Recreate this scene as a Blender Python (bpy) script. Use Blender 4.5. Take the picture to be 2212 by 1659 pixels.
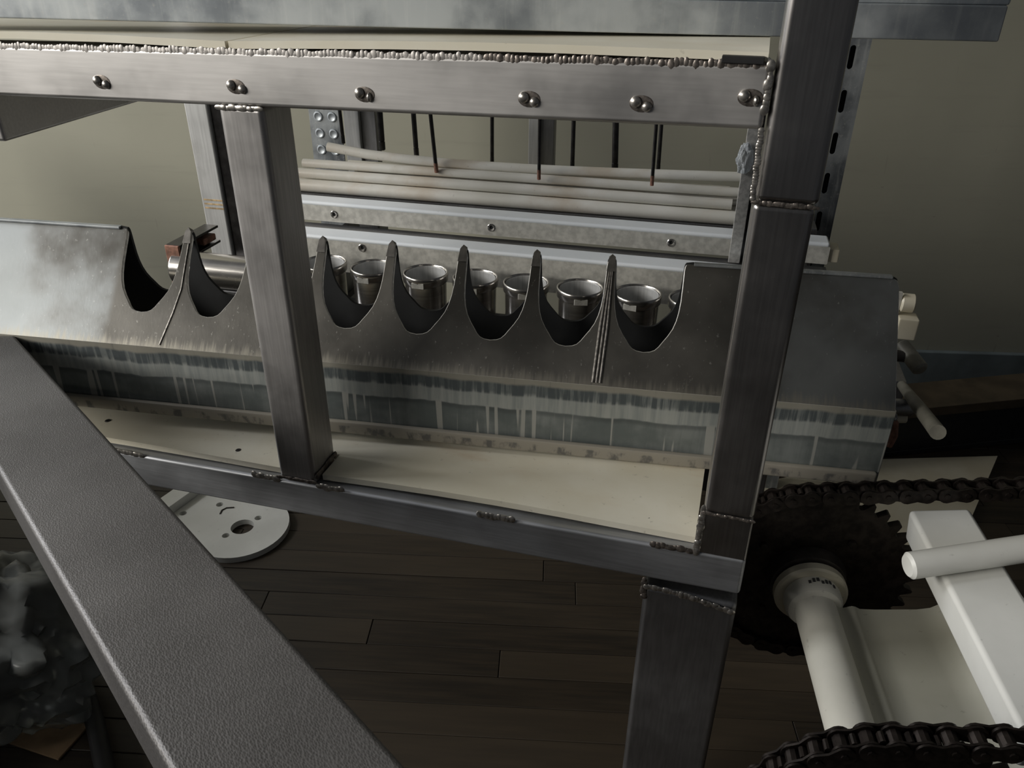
import bpy, bmesh, math, random
from mathutils import Vector, Matrix, Euler
R = math.radians
rnd = random.Random(7)
for o in list(bpy.data.objects): bpy.data.objects.remove(o)
scene = bpy.context.scene
COL = scene.collection

# ------------------------------------------------------------------ camera
FPX, CX, CY = 1700.0, 1106.0, 829.5            # focal length and centre for the 2212 x 1659 frame
PITCH, ROLL, HEAD = R(29.3), R(0.45), R(99.3)
CAM = Vector((0, 0, 0.85))
fw = Vector((math.cos(HEAD)*math.cos(PITCH), math.sin(HEAD)*math.cos(PITCH), -math.sin(PITCH)))
rt0 = fw.cross(Vector((0, 0, 1))).normalized(); up0 = rt0.cross(fw)
up = up0*math.cos(ROLL) - rt0*math.sin(ROLL); rt = rt0*math.cos(ROLL) + up0*math.sin(ROLL)
cd = bpy.data.cameras.new('camera'); cam = bpy.data.objects.new('camera', cd); COL.objects.link(cam)
cd.sensor_fit = 'HORIZONTAL'; cd.sensor_width = 36; cd.lens = FPX/2212*36; cd.clip_start = .01
cam.matrix_world = Matrix(((rt.x, up.x, -fw.x, CAM.x), (rt.y, up.y, -fw.y, CAM.y), (rt.z, up.z, -fw.z, CAM.z), (0, 0, 0, 1)))
scene.camera = cam

# ------------------------------------------------------------------ light
w = bpy.data.worlds.new('room_air'); scene.world = w; w.use_nodes = True
w.node_tree.nodes['Background'].inputs[0].default_value = (.80, .84, .90, 1)
w.node_tree.nodes['Background'].inputs[1].default_value = .06
def area(name, loc, target, sx, sy, watts, col):
    l = bpy.data.lights.new(name, 'AREA'); l.shape = 'RECTANGLE'; l.size = sx; l.size_y = sy; l.energy = watts; l.color = col
    o = bpy.data.objects.new(name, l); COL.objects.link(o); o.location = loc
    o.rotation_euler = (Vector(target)-Vector(loc)).to_track_quat('-Z', 'Y').to_euler(); return o
area('window_daylight', (-3.9, -1.6, 2.05), (.0, .75, .60), 2.3, 1.1, 190, (1, .965, .90))
area('second_window_daylight', (-3.0, .62, 1.75), (.0, .80, .55), 1.1, 1.1, 72, (.97, .98, 1.0))
vs = scene.view_settings
vs.view_transform = 'Standard'; vs.look = 'None'; vs.gamma = 1; vs.exposure = -0.22; vs.use_curve_mapping = False

# ------------------------------------------------------------------ helpers
def ray(x, y): return fw + rt*((x-CX)/FPX) - up*((y-CY)/FPX)
def onp(x, y, p0, n):                            # where the sight line of a pixel meets a real plane
    r = ray(x, y); n = Vector(n); return CAM + r*((Vector(p0)-CAM).dot(n)/r.dot(n))
def onz(x, y, z): return onp(x, y, (0, 0, z), (0, 0, 1))
class Sys:                                       # a levelled building axis: s along, v away, z up
    def __init__(s, o, deg):
        s.o = Vector(o); s.rz = R(deg); s.a = Vector((math.cos(s.rz), math.sin(s.rz), 0)); s.b = Vector((-math.sin(s.rz), math.cos(s.rz), 0))
    def __call__(s, u, v, z): return s.o + s.a*u + s.b*v + Vector((0, 0, z))
    def loc(s, p): d = p - s.o; return Vector((d.dot(s.a), d.dot(s.b), p.z))
    def onv(s, x, y, v): return s.loc(onp(x, y, s.o + s.b*v, s.b))
    def onz(s, x, y, z): return s.loc(onz(x, y, z))
FR = Sys((.0696, .5063, 0), -6.9)                # the welded frame
MA = Sys((0, .8725, 0), -4.2)                    # the cup line and its rails

def fin(bm, name, smooth=35):
    me = bpy.data.meshes.new(name); bmesh.ops.recalc_face_normals(bm, faces=bm.faces[:]); bm.to_mesh(me); bm.free()
    for p in me.polygons: p.use_smooth = True
    me.set_sharp_from_angle(angle=R(smooth)); return me
def obj(name, me, mat, parent=None, loc=None, rz=None, rot=None, smooth=35):
    if isinstance(me, bmesh.types.BMesh): me = fin(me, name, smooth)
    o = bpy.data.objects.new(name, me); COL.objects.link(o)
    if mat and not me.materials: me.materials.append(mat)
    wn = o.modifiers.new('weighted_normals', 'WEIGHTED_NORMAL'); wn.keep_sharp = True; wn.weight = 80
    if parent: o.parent = parent
    if loc is not None: o.location = loc
    if rz is not None: o.rotation_euler = (0, 0, rz)
    if rot is not None: o.rotation_euler = rot
    return o
def tag(o, label, cat, group=None, kind=None):
    if label: o['label'] = label
    if cat: o['category'] = cat
    if group: o['group'] = group
    if kind: o['kind'] = kind
    return o
def thing(name, label, cat, loc=(0, 0, 0), rz=0, group=None, rot=None):
    o = bpy.data.objects.new(name, None); COL.objects.link(o); o.location = loc
    o.rotation_euler = rot if rot is not None else (0, 0, rz); o.empty_display_size = .02
    return tag(o, label, cat, group)
def box(x0, x1, y0, y1, z0, z1, bev=0, seg=2, bm=None):
    t = bmesh.new(); bmesh.ops.create_cube(t, size=1)
    for v in t.verts: v.co = Vector((x0+(v.co.x+.5)*(x1-x0), y0+(v.co.y+.5)*(y1-y0), z0+(v.co.z+.5)*(z1-z0)))
    if bev: bmesh.ops.bevel(t, geom=t.edges[:], offset=bev, segments=seg, affect='EDGES', profile=.5)
    return merge(bm, t)
def merge(bm, t):
    if bm is None: return t
    me = bpy.data.meshes.new('tmp'); t.to_mesh(me); t.free(); bm.from_mesh(me); bpy.data.meshes.remove(me); return bm
def shear(bm, f):
    for v in bm.verts: v.co = Vector(f(v.co))
    return bm
def tube(pts, r, seg=14, bm=None, caps=True, bev=0):
    bm = bm or bmesh.new(); pts = [Vector(p) for p in pts]
    rs = r if isinstance(r, (list, tuple)) else [r]*len(pts)
    rings = []; n0 = None
    for i, p in enumerate(pts):
        d = (pts[min(i+1, len(pts)-1)] - pts[max(i-1, 0)]).normalized()
        if n0 is None: n0 = d.orthogonal().normalized()
        n0 = (n0 - d*n0.dot(d)).normalized(); b = d.cross(n0)
        rings.append([bm.verts.new(p + (n0*math.cos(2*math.pi*k/seg) + b*math.sin(2*math.pi*k/seg))*rs[i]) for k in range(seg)])
    for a, c in zip(rings, rings[1:]):
        for k in range(seg): bm.faces.new((a[k], a[(k+1) % seg], c[(k+1) % seg], c[k]))
    if caps: bm.faces.new(rings[0][::-1]); bm.faces.new(rings[-1])
    return bm
def rod(p0, p1, r, seg=16, ch=None, bm=None):    # straight rod with chamfered ends
    p0, p1 = Vector(p0), Vector(p1); d = (p1-p0).normalized(); ch = ch or r*.2
    return tube([p0, p0+d*ch, p1-d*ch, p1], [r-ch, r, r, r-ch], seg, bm)
def lathe(prof, seg=32, bm=None, closed=False):
    bm = bm or bmesh.new(); rings = []
    for r, z in prof:
        rings.append([bm.verts.new((r*math.cos(2*math.pi*k/seg), r*math.sin(2*math.pi*k/seg), z)) for k in range(seg)] if r > 1e-6 else [bm.verts.new((0, 0, z))])
    pr = list(zip(rings, rings[1:])) + ([(rings[-1], rings[0])] if closed else [])
    for a, c in pr:
        for k in range(seg):
            j = (k+1) % seg
            if len(a) == 1 and len(c) > 1: bm.faces.new((a[0], c[j], c[k]))
            elif len(c) == 1 and len(a) > 1: bm.faces.new((a[k], a[j], c[0]))
            elif len(a) > 1: bm.faces.new((a[k], a[j], c[j], c[k]))
    return bm
def circ(cx, cy, r, n=20, sx=1): return [(cx+r*sx*math.cos(2*math.pi*k/n), cy+r*math.sin(2*math.pi*k/n)) for k in range(n)]
def slot(cx, cy, w, h, n=6):
    r = min(w, h)/2; out = []
    if h >= w:
        for k in range(n+1): a = math.pi*k/n; out.append((cx+r*math.cos(a), cy+h/2-r+r*math.sin(a)))
        for k in range(n+1): a = math.pi+math.pi*k/n; out.append((cx+r*math.cos(a), cy-h/2+r+r*math.sin(a)))
    else:
        for k in range(n+1): a = -math.pi/2+math.pi*k/n; out.append((cx+w/2-r+r*math.cos(a), cy+r*math.sin(a)))
        for k in range(n+1): a = math.pi/2+math.pi*k/n; out.append((cx-w/2+r+r*math.cos(a), cy+r*math.sin(a)))
    return out
def rrect(x0, x1, y0, y1, r, n=4):
    out = []
    for cx, cy, a0 in ((x1-r, y1-r, 0), (x0+r, y1-r, 90), (x0+r, y0+r, 180), (x1-r, y0+r, 270)):
        for k in range(n+1): a = R(a0+90*k/n); out.append((cx+r*math.cos(a), cy+r*math.sin(a)))
    return out
def plate(loops, thick, M=None, bm=None):        # flat plate with real holes: first loop outline, others holes; z from -thick/2 to +thick/2
    cu = bpy.data.curves.new('tmp', 'CURVE'); cu.dimensions = '2D'; cu.fill_mode = 'BOTH'; cu.extrude = thick/2
    for L in loops:
        sp = cu.splines.new('POLY'); sp.points.add(len(L)-1); sp.use_cyclic_u = True
        for p, q in zip(sp.points, L): p.co = (q[0], q[1], 0, 1)
    o = bpy.data.objects.new('tmp', cu); COL.objects.link(o)
    me = bpy.data.meshes.new_from_object(o.evaluated_get(bpy.context.evaluated_depsgraph_get()))
    bpy.data.objects.remove(o); bpy.data.curves.remove(cu)
    t = bmesh.new(); t.from_mesh(me); bpy.data.meshes.remove(me)
    bmesh.ops.remove_doubles(t, verts=t.verts[:], dist=1e-6)
    if M: bmesh.ops.transform(t, matrix=M, verts=t.verts[:])
    return merge(bm, t)
XZ = Matrix(((1, 0, 0, 0), (0, 0, -1, 0), (0, 1, 0, 0), (0, 0, 0, 1)))     # lays plate (x,y) into (x,z)
def weld(p0, p1, r, step=.0035, flat=.42, wob=.22, asp=1.0):   # overlapping ripples of a weld run, bulging towards -y
    bm = bmesh.new(); p0, p1 = Vector(p0), Vector(p1); L = (p1-p0).length; n = max(2, int(L/step)); d = (p1-p0).normalized()
    yv = Vector((0, 1, 0)) if abs(d.y) < .7 else Vector((1, 0, 0)); b = d.cross(yv).normalized(); yv = b.cross(d)
    for i in range(n+1):
        rr = r*(1+rnd.uniform(-wob, wob)); t = bmesh.new(); bmesh.ops.create_uvsphere(t, u_segments=8, v_segments=5, radius=1)
        c = p0 + (p1-p0)*(i/n) + b*rnd.uniform(-.2, .2)*r; e1, e2, e3 = d*step*asp*rnd.uniform(.9, 1.5), yv*rr*flat*rnd.uniform(.7, 1.25), b*rr
        for v in t.verts: v.co = c + e1*v.co.x + e2*v.co.y + e3*v.co.z
        merge(bm, t)
    return bm
def blob(p, sx, sy, sz, bm=None, seg=10):
    t = bmesh.new(); bmesh.ops.create_uvsphere(t, u_segments=seg, v_segments=7, radius=1)
    bmesh.ops.transform(t, matrix=Matrix.Translation(p) @ Matrix.Diagonal((sx, sy, sz, 1)), verts=t.verts[:]); return merge(bm, t)

# ------------------------------------------------------------------ materials
class NT:
    def __init__(s, name, metal=0, rough=.5, spec=.5):
        s.m = bpy.data.materials.new(name); s.m.use_nodes = True; s.t = s.m.node_tree; s.b = s.t.nodes['Principled BSDF']
        s.b.inputs['Metallic'].default_value = metal; s.b.inputs['Roughness'].default_value = rough; s.b.inputs['Specular IOR Level'].default_value = spec
        s.tc = s.t.nodes.new('ShaderNodeTexCoord').outputs['Object']
    def n(s, typ, **kw):
        x = s.t.nodes.new(typ)
        for k, v in kw.items(): setattr(x, k, v)
        return x
    def put(s, sock, v):
        if hasattr(v, 'is_linked') or isinstance(v, bpy.types.NodeSocket): s.t.links.new(v, sock)
        else: sock.default_value = v
    def mapv(s, sc, rot=(0, 0, 0)):
        m = s.n('ShaderNodeMapping'); m.inputs['Scale'].default_value = sc; m.inputs['Rotation'].default_value = rot
        s.t.links.new(s.tc, m.inputs['Vector']); return m.outputs[0]
    def noise(s, sc=(1, 1, 1), scale=5, detail=4, rough=.55, rot=(0, 0, 0), dist=0):
        x = s.n('ShaderNodeTexNoise'); x.inputs['Scale'].default_value = scale; x.inputs['Detail'].default_value = detail
        x.inputs['Roughness'].default_value = rough; x.inputs['Distortion'].default_value = dist; s.t.links.new(s.mapv(sc, rot), x.inputs['Vector']); return x.outputs['Fac']
    def ramp(s, f, lo, hi, a=0., b=1.):
        x = s.n('ShaderNodeMapRange'); x.interpolation_type = 'SMOOTHSTEP'
        s.put(x.inputs[0], f); x.inputs[1].default_value = lo; x.inputs[2].default_value = hi; x.inputs[3].default_value = a; x.inputs[4].default_value = b; return x.outputs[0]
    def math(s, op, a, b=0.):
        x = s.n('ShaderNodeMath', operation=op); s.put(x.inputs[0], a); s.put(x.inputs[1], b); return x.outputs[0]
    def mix(s, f, a, b):
        x = s.n('ShaderNodeMix', data_type='RGBA'); s.put(x.inputs[0], f)
        s.put(x.inputs[6], (*a, 1) if isinstance(a, tuple) else a); s.put(x.inputs[7], (*b, 1) if isinstance(b, tuple) else b); return x.outputs[2]
    def axis(s, i):
        x = s.n('ShaderNodeSeparateXYZ'); s.t.links.new(s.tc, x.inputs[0]); return x.outputs[i]
    def col(s, c): s.put(s.b.inputs['Base Color'], (*c, 1) if isinstance(c, tuple) else c); return s
    def rough(s, f): s.put(s.b.inputs['Roughness'], f); return s
    def bump(s, f, strength=.3, dist=.001):
        x = s.n('ShaderNodeBump'); x.inputs['Strength'].default_value = strength; x.inputs['Distance'].default_value = dist
        s.put(x.inputs['Height'], f); s.t.links.new(x.outputs[0], s.b.inputs['Normal']); return s
def steel(name, base, rough=.38, grain=(4, 4, 120), metal=.85, var=.09, smut=(.10, .085, .07)):
    t = NT(name, metal, rough); g = t.noise(grain, 6, 3); c = t.noise((1, 1, 1), 9, 5)
    k = tuple(b*(1-var) for b in base); l = tuple(min(1, b*(1+var)) for b in base)
    cc = t.mix(t.ramp(g, .3, .7), k, l); cc = t.mix(t.ramp(c, .55, .8, 0, .45), cc, smut)
    t.col(cc); t.rough(t.ramp(c, .3, .75, rough*.8, min(1, rough*1.35))); t.bump(g, .05, .0003); return t.m
def zinc(name, lightness=1.0, streak=True, lo=1.0):
    t = NT(name, .55, .5); a = t.noise((1, 1, 1), 14, 6, .6); b = t.noise((60, 60, 4), 3, 4, .6); f = t.noise((1, 1, 1), 300, 2)
    c = t.mix(t.ramp(a, .35, .65), tuple(x*lightness*lo for x in (.105, .115, .125)), tuple(x*lightness for x in (.27, .285, .29)))
    c = t.mix(t.ramp(b, .5, .72, 0, .55 if streak else .2), c, tuple(x*lightness for x in (.36, .37, .36)))
    c = t.mix(t.ramp(f, .6, .75, 0, .35), c, (.5, .49, .46))
    t.col(c); t.rough(t.ramp(a, .3, .7, .38, .62)); t.bump(f, .08, .0004); return t.m
def plastic(name, c1, c2, stain=None, rough=.42, sc=8, edge=False):
    t = NT(name, 0, rough); a = t.noise((1, 1, 1), sc, 5); c = t.mix(t.ramp(a, .35, .7), c1, c2)
    f = t.noise((1, 1, 1), 160, 3); c = t.mix(t.ramp(f, .66, .78, 0, .5), c, tuple(x*.55 for x in c1))
    if stain:
        b = t.ramp(t.noise((5, 14, 5), 1.4, 5, .6), .48, .72, 0, .7)
        if edge: b = t.math('MULTIPLY', b, t.ramp(t.axis(1), .045, .10, .15, 1))
        c = t.mix(b, c, stain)
    t.col(c); t.bump(f, .05, .0004); return t.m
def plain(name, c, rough=.5, metal=0, var=.2, sc=30):
    t = NT(name, metal, rough); a = t.noise((1, 1, 1), sc, 4)
    t.col(t.mix(t.ramp(a, .3, .7), tuple(x*(1-var) for x in c), tuple(min(1, x*(1+var)) for x in c))); t.bump(a, .1, .0005); return t.m
M = {}
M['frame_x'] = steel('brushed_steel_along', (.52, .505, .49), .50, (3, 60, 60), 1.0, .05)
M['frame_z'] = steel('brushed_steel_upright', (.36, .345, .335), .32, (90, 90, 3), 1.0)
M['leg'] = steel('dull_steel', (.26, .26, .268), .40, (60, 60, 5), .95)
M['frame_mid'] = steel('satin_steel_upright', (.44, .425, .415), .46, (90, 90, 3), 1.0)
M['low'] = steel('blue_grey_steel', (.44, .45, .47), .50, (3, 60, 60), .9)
M['weld'] = plain('weld_metal', (.46, .435, .40), .34, .9, .35, 300)
M['weld_dull'] = plain('dull_weld', (.34, .32, .30), .5, .6, .4, 250)
M['heat'] = plain('heat_tinted_weld', (.20, .175, .155), .40, .8, .5, 250)
M['zinc'] = zinc('zinc_patina', 1.0)
M['zinc_dark'] = plain('dark_zinc_and_shade', (.015, .016, .017), .7, .2, .3, 20)  # near-black; on the trough back plate it paints in the notch shade
M['tipmetal'] = plain('worn_tip_metal', (.24, .23, .215), .36, .8, .2, 120)
M['cut'] = plain('bare_cut_edge', (.66, .645, .61), .35, .5, .2, 200)
M['zinc_bright'] = zinc('zinc_patina_pale', 2.0, True, 1.7)
t = NT('stained_lip', .3, .55); a = t.noise((2, 1, 1), 40, 4, .6); z = t.axis(2)
t.col(t.mix(t.math('MULTIPLY', t.ramp(a, .48, .62), t.ramp(z, .0105, .008)), (.34, .315, .265), (.15, .145, .135))); M['lip'] = t.m
M['zinc_edge'] = zinc('zinc_edge', 1.8, False, 1.4)
M['strip'] = plastic('yellowed_plastic', (.76, .71, .565), (.86, .825, .70), (.50, .29, .11), edge=True)
M['white'] = plastic('white_plastic', (.66, .66, .62), (.78, .78, .74))
M['cool_white'] = plastic('cool_white_plastic', (.80, .84, .87), (.88, .91, .93), None, .35)
M['rodwhite'] = plastic('rod_plastic', (.72, .70, .63), (.84, .825, .77), (.60, .50, .38))
M['cream'] = plastic('cream_plastic', (.60, .54, .40), (.70, .65, .52), None, .4)
M['ivory'] = plastic('ivory_plastic', (.60, .585, .51), (.72, .70, .63), None, .42)
M['traygrey'] = plastic('greyed_plastic', (.36, .35, .285), (.43, .42, .355), None, .45)
M['stainless'] = steel('stainless', (.50, .48, .45), .24, (3, 3, 60), .95, .15)
M['bar'] = steel('mill_finish_bar', (.60, .585, .53), .45, (20, 60, 20), .35, .16, (.36, .35, .34))
M['rear'] = steel('pale_steel', (.50, .50, .49), .4, (70, 70, 3), .35)
M['darkrod'] = plain('blackened_rod_and_shade', (.05, .048, .048), .28, .8, .3, 80)
M['chain'] = plain('oily_black_steel', (.030, .024, .021), .38, .6, .5, 120)
M['hub'] = plain('dark_hub', (.06, .052, .046), .5, .4, .3, 60)
M['darkwood'] = plain('dark_wood', (.075, .055, .032), .6, 0, .3, 20)
M['rust'] = plain('rusty_steel', (.26, .13, .09), .7, .2, .4, 120)
M['rust_pale'] = plain('pale_rust', (.42, .30, .16), .7, .1, .4, 150)
M['black'] = plain('black_rubber', (.012, .012, .013), .6, 0, .3, 60)
M['ivory_dull'] = plain('dull_ivory', (.20, .19, .155), .5, .1, .2, 60)
M['cardb'] = plain('brown_card', (.30, .20, .11), .8, 0, .2, 40)
M['ink'] = plain('marker_ink', (.05, .05, .05), .8)
t = NT('wall_paint', 0, .55); a = t.noise((1, 1, 1), 2.2, 5); s_ = t.noise((2.5, 1, 30), 2.0, 5, .65, (0, .04, 0)); d_ = t.noise((24, 1, 3), 2.2, 4, .7, (0, .2, 0)); sp = t.noise((3, 1, 14), 5, 3, .6)
c = t.mix(t.ramp(a, .3, .7), (.325, .315, .247), (.365, .354, .28)); c = t.mix(t.ramp(s_, .52, .75, 0, .30), c, (.27, .262, .21)); c = t.mix(t.ramp(d_, .64, .76, 0, .55), c, (.20, .19, .155)); c = t.mix(t.ramp(sp, .70, .76, 0, .8), c, (.16, .15, .13))
t.col(c); t.bump(a, .1, .002); M['wall'] = t.m
t = NT('floor_plank', 0, .55); g = t.noise((2.5, 40, 40), 3, 6, .6); g2 = t.noise((1, 6, 6), 3, 4); oi = t.n('ShaderNodeObjectInfo').outputs['Random']
c = t.mix(t.ramp(g, .3, .7), (.010, .007, .004), (.030, .0205, .0115)); c = t.mix(t.ramp(g2, .45, .75, 0, .6), c, (.045, .034, .022)); c = t.mix(t.ramp(oi, 0, 1, 0, .5), c, (.062, .046, .029))
t.col(c); t.bump(g, .15, .0008); M['plank'] = t.m
M['subfloor'] = plain('floor_joint', (.012, .010, .008), .8)
M['skirt'] = plain('skirting_paint', (.15, .175, .175), .5, 0, .2, 15)
# galvanised face with dried drip marks and water lines (a stain with its own shape)
t = NT('zinc_drip_stains', .5, .5); z = t.axis(2); wv = t.noise((9, 1, 1), 3, 3); zz = t.math('ADD', z, t.math('MULTIPLY', t.math('SUBTRACT', wv, .5), .008))
a = t.noise((1, 1, 1), 18, 6, .6); dr = t.noise((75, 1, 5), 2, 4, .65); dl = t.noise((55, 1, 2), 2.6, 1, .4)
c = t.mix(t.ramp(a, .35, .65), (.15, .172, .17), (.27, .29, .28)); c = t.mix(t.ramp(dr, .4, .7, 0, .35), c, (.12, .135, .135))
c = t.mix(t.math('MULTIPLY', t.ramp(zz, .474, .470), t.ramp(zz, .464, .469, 0, .55)), c, (.085, .095, .095))
c = t.mix(t.math('MULTIPLY', t.ramp(zz, .470, .472), t.ramp(zz, .490, .484)), c, t.mix(t.ramp(dr, .3, .7), (.30, .325, .315), (.44, .455, .43)))
c = t.mix(t.math('MULTIPLY', t.ramp(zz, .484, .487), t.ramp(dr, .60, .46)), c, (.10, .115, .12))
c = t.mix(t.math('MULTIPLY', t.ramp(zz, .474, .470), t.ramp(dl, .61, .64, 0, .9)), c, (.44, .44, .41))
c = t.mix(t.math('MULTIPLY', t.ramp(zz, .4955, .499), t.ramp(dr, .2, .45, .55, 1)), c, (.34, .325, .275))
t.col(c); t.rough(t.ramp(a, .3, .7, .42, .62)); M['drip'] = t.m
# dark, finely scratched zinc plate with a cloudy patch
t = NT('zinc_scratched', .85, .40); f = t.noise((260, 200, 22), 1.5, 3, .6, (0, .12, 0)); a = t.noise((1, 1, 1), 7, 5); sx = t.axis(0)
c = t.mix(t.ramp(a, .35, .7), (.105, .10, .09), (.165, .157, .142)); c = t.mix(t.ramp(f, .64, .76, 0, .7), c, (.42, .41, .38))
pa = t.math('MULTIPLY', t.ramp(sx, -.235, -.245), t.ramp(a, .36, .6)); c = t.mix(t.math('MULTIPLY', pa, .8), c, (.28, .30, .305))
pb = t.math('MULTIPLY', t.ramp(sx, .36, .375), t.ramp(a, .4, .6)); c = t.mix(t.math('MULTIPLY', pb, .55), c, (.20, .22, .225))
zc = t.axis(2); scr = t.noise((150, 4, 4), 2, 3, .6); c = t.mix(t.math('MULTIPLY', t.ramp(t.math('SUBTRACT', zc, t.math('MULTIPLY', scr, .022)), .072, .062), .8), c, (.27, .255, .215))
t.col(c); t.rough(t.ramp(a, .3, .7, .36, .55)); t.bump(f, .1, .0004); M['comb'] = t.m

# ------------------------------------------------------------------ the setting
WA = Sys((.75, 1.663, 0), 6.5)
wl = tag(obj('wall_back', box(-3.0, 1.8, 0, .06, 0, 2.2), M['wall'], None, WA(0, 0, 0), WA.rz), 'scuffed olive cream painted wall behind the machine', None, None, 'structure')
tag(obj('baseboard_back', box(-3.0, 1.8, -.014, 0, 0, .088, .003), M['skirt'], None, WA(0, 0, 0), WA.rz), 'blue grey skirting board along the back wall', None, None, 'structure')
fl = tag(obj('floor', box(-3.0, 1.8, -2.6, 0, -.05, -.004), M['subfloor'], None, WA(0, 0, 0), WA.rz), 'dark brown wood plank floor under the frame', None, None, 'structure')
tag(obj('added_shade_wall', box(-.06, 0, -2.2, .95, 0, .62), M['wall'], None, (-1.38, .15, 0), 0), 'added low wall out of view that shades the floor', None, None, 'structure')  # added unseen wall, blocks window light from the floor
PW, PL = .046, .66
pm = fin(box(0, PL-.0008, 0, PW-.0008, -.006, 0, .0008, 1), 'plank'); pm.materials.append(M['plank'])
for i in range(36):
    off = rnd.uniform(0, PL)
    for k in range(6):
        o = obj('plank', pm, None, fl); o.location = (-2.5+off-PL*.5+k*PL, -.02-(i+1)*PW, rnd.uniform(-.0006, .0003))

# ------------------------------------------------------------------ welded frame
fr = thing('welded_frame', 'welded grey steel box tube frame with two rails, posts and a wide leg', 'frame', FR(0, 0, 0), FR.rz)
ztb = lambda u: .7524 + .0185*u
zlt = lambda u: .4213 + .0245*u
def rail(name, u0, u1, v0, v1, zb, h, mat=None, bev=.0032):
    bm = box(u0, u1, v0, v1, 0, h, bev, 3); return obj(name, shear(bm, lambda c: (c.x, c.y, c.z+zb(c.x))), mat or M['frame_x'], fr)
rail('top_rail', -.92, -.001, 0, .038, ztb, .0372)
rail('lower_rail', -.92, .0385, 0, .038, lambda u: zlt(u)-.0372, .0372, M['low'])
rail('rear_rail', -.92, .03, .135, .173, lambda u: zlt(u)-.0372, .0372, M['leg'])
def upright(name, u0, u1, v0, v1, z0, z1, mat, bev=.0032): return obj(name, box(u0, u1, v0, v1, z0, z1, bev, 4), mat, fr)
upright('middle_post', -.3813, -.3442, .0005, .0415, .4125, .7462, M['frame_mid'], .0045)
upright('corner_post', 0, .0382, -.0005, .0385, .4625, .7085, M['frame_z'], .0048)
upright('corner_post_extension', .0012, .0392, -.0005, .0375, .7085, 1.06, M['frame_z'], .0048)
upright('corner_block', .0006, .0382, .0006, .0386, .4205, .4625, M['frame_z'], .002)
upright('leg', -.0388, .0384, .0005, .0395, .003, .3735, M['leg'], .0048)
upright('foot_pad', -.042, .042, -.003, .043, 0, .004, M['leg'], .001)
upright('corner_post', -.915, -.877, 0, .038, 0, 1.0, M['frame_z'])
upright('side_rail', -.10, -.062, .036, .137, .3838, .4180, M['leg'])
cr = FR.loc(onz(0, 300, .70))
obj('cross_rail', box(-.038, 0, 0, .48, -.0, .038, .003, 3), M['frame_x'], fr, Vector((-.609, .02, .7)), -FR.rz)
# welds of the frame
def fw_(name, p0, p1, r, mat='weld', **k): return obj(name, weld(p0, p1, r, **k), M[mat], fr)
for a_, b_ in ((-.60, -.44), (-.435, -.36), (-.355, -.27), (-.265, -.18), (-.175, -.09), (-.085, -.004)):
    fw_('weld_bead', (a_, .0008, ztb(a_)+.0355), (b_, .0008, ztb(b_)+.0355), .0036, 'weld_dull' if a_ < -.2 else 'heat', step=.0028, flat=.20, asp=.8, wob=.14)
fw_('weld_bead', (-.379, .0, ztb(-.38)-.001), (-.347, .0, ztb(-.345)-.001), .0022)
fw_('weld_bead', (-.380, -.001, .4165), (-.346, -.001, .4175), .0018, 'heat')
fw_('weld_bead', (-.343, .004, .422), (-.343, .038, .4235), .003, 'heat')
fw_('weld_bead', (-.408, -.0002, zlt(-.4)+.0008), (-.385, -.0002, zlt(-.385)+.0008), .0034)
fw_('weld_bead', (-.340, -.0002, zlt(-.34)+.0008), (-.318, -.0002, zlt(-.318)+.0008), .0036)
fw_('weld_bead', (-.185, -.0002, zlt(-.185)+.0006), (-.156, -.0002, zlt(-.156)+.0006), .0034)
fw_('weld_bead', (-.035, -.0002, zlt(-.035)+.0006), (-.006, -.0002, zlt(-.006)+.0006), .0030, 'heat')
fw_('weld_bead', (-.60, -.0002, zlt(-.60)+.0008), (-.535, -.0002, zlt(-.535)+.0008), .0032)
fw_('weld_bead', (-.0015, -.0005, ztb(0)+.0), (-.0005, -.0008, .711), .0019, 'weld', step=.0018, wob=.12)
fw_('weld_bead', (-.0015, -.0005, ztb(0)+.036), (-.0015, -.0005, ztb(0)+.012), .0022, 'weld', step=.003, wob=.35)
fw_('weld_bead', (.002, -.0008, .7085), (.037, -.0008, .7085), .0016, 'heat', step=.0026)
fw_('weld_bead', (.001, -.0008, .4625), (.037, -.0008, .462), .0016, 'heat', step=.0026)
fw_('weld_bead', (-.0005, .0, .4645), (-.0012, .0, .4225), .0024, 'weld', step=.004, wob=.4)
fw_('weld_bead', (-.036, -.0012, .3755), (-.004, -.0012, .3742), .0030, 'weld', step=.003, wob=.35)
fw_('weld_bead', (-.004, -.0012, .3742), (.034, -.0012, .3665), .0026, 'weld', step=.003, wob=.35)
fw_('weld_bead', (-.0385, .0005, .380), (-.0385, .0005, .362), .0028, 'heat', step=.003)
for (px, py, k) in ((218, 177, 0), (507, 187, 1), (785, 204, 2), (1140, 214, 3), (1382, 224, 4), (1617, 211, 5)):
    p = FR.onv(px, py, 0); bm = blob((p.x-.0025, -.0006, p.z+.001), .0036, .0028, .0036)
    blob((p.x+(.0045 if k != 1 else .006), -.0004, p.z-.0015), .0034 if k not in (2, 5) else .002, .0026, .0032, bm)
    obj('plug_weld', bm, M['weld'], fr); obj('heat_mark', lathe([(0, 0), (.0068, 0), (.0064, .00025), (0, .0004)], 18), M['heat'], fr, (p.x+.001, -.0001, p.z), rot=(R(90), 0, 0)).scale = (1.1, .75, 1)
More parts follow.
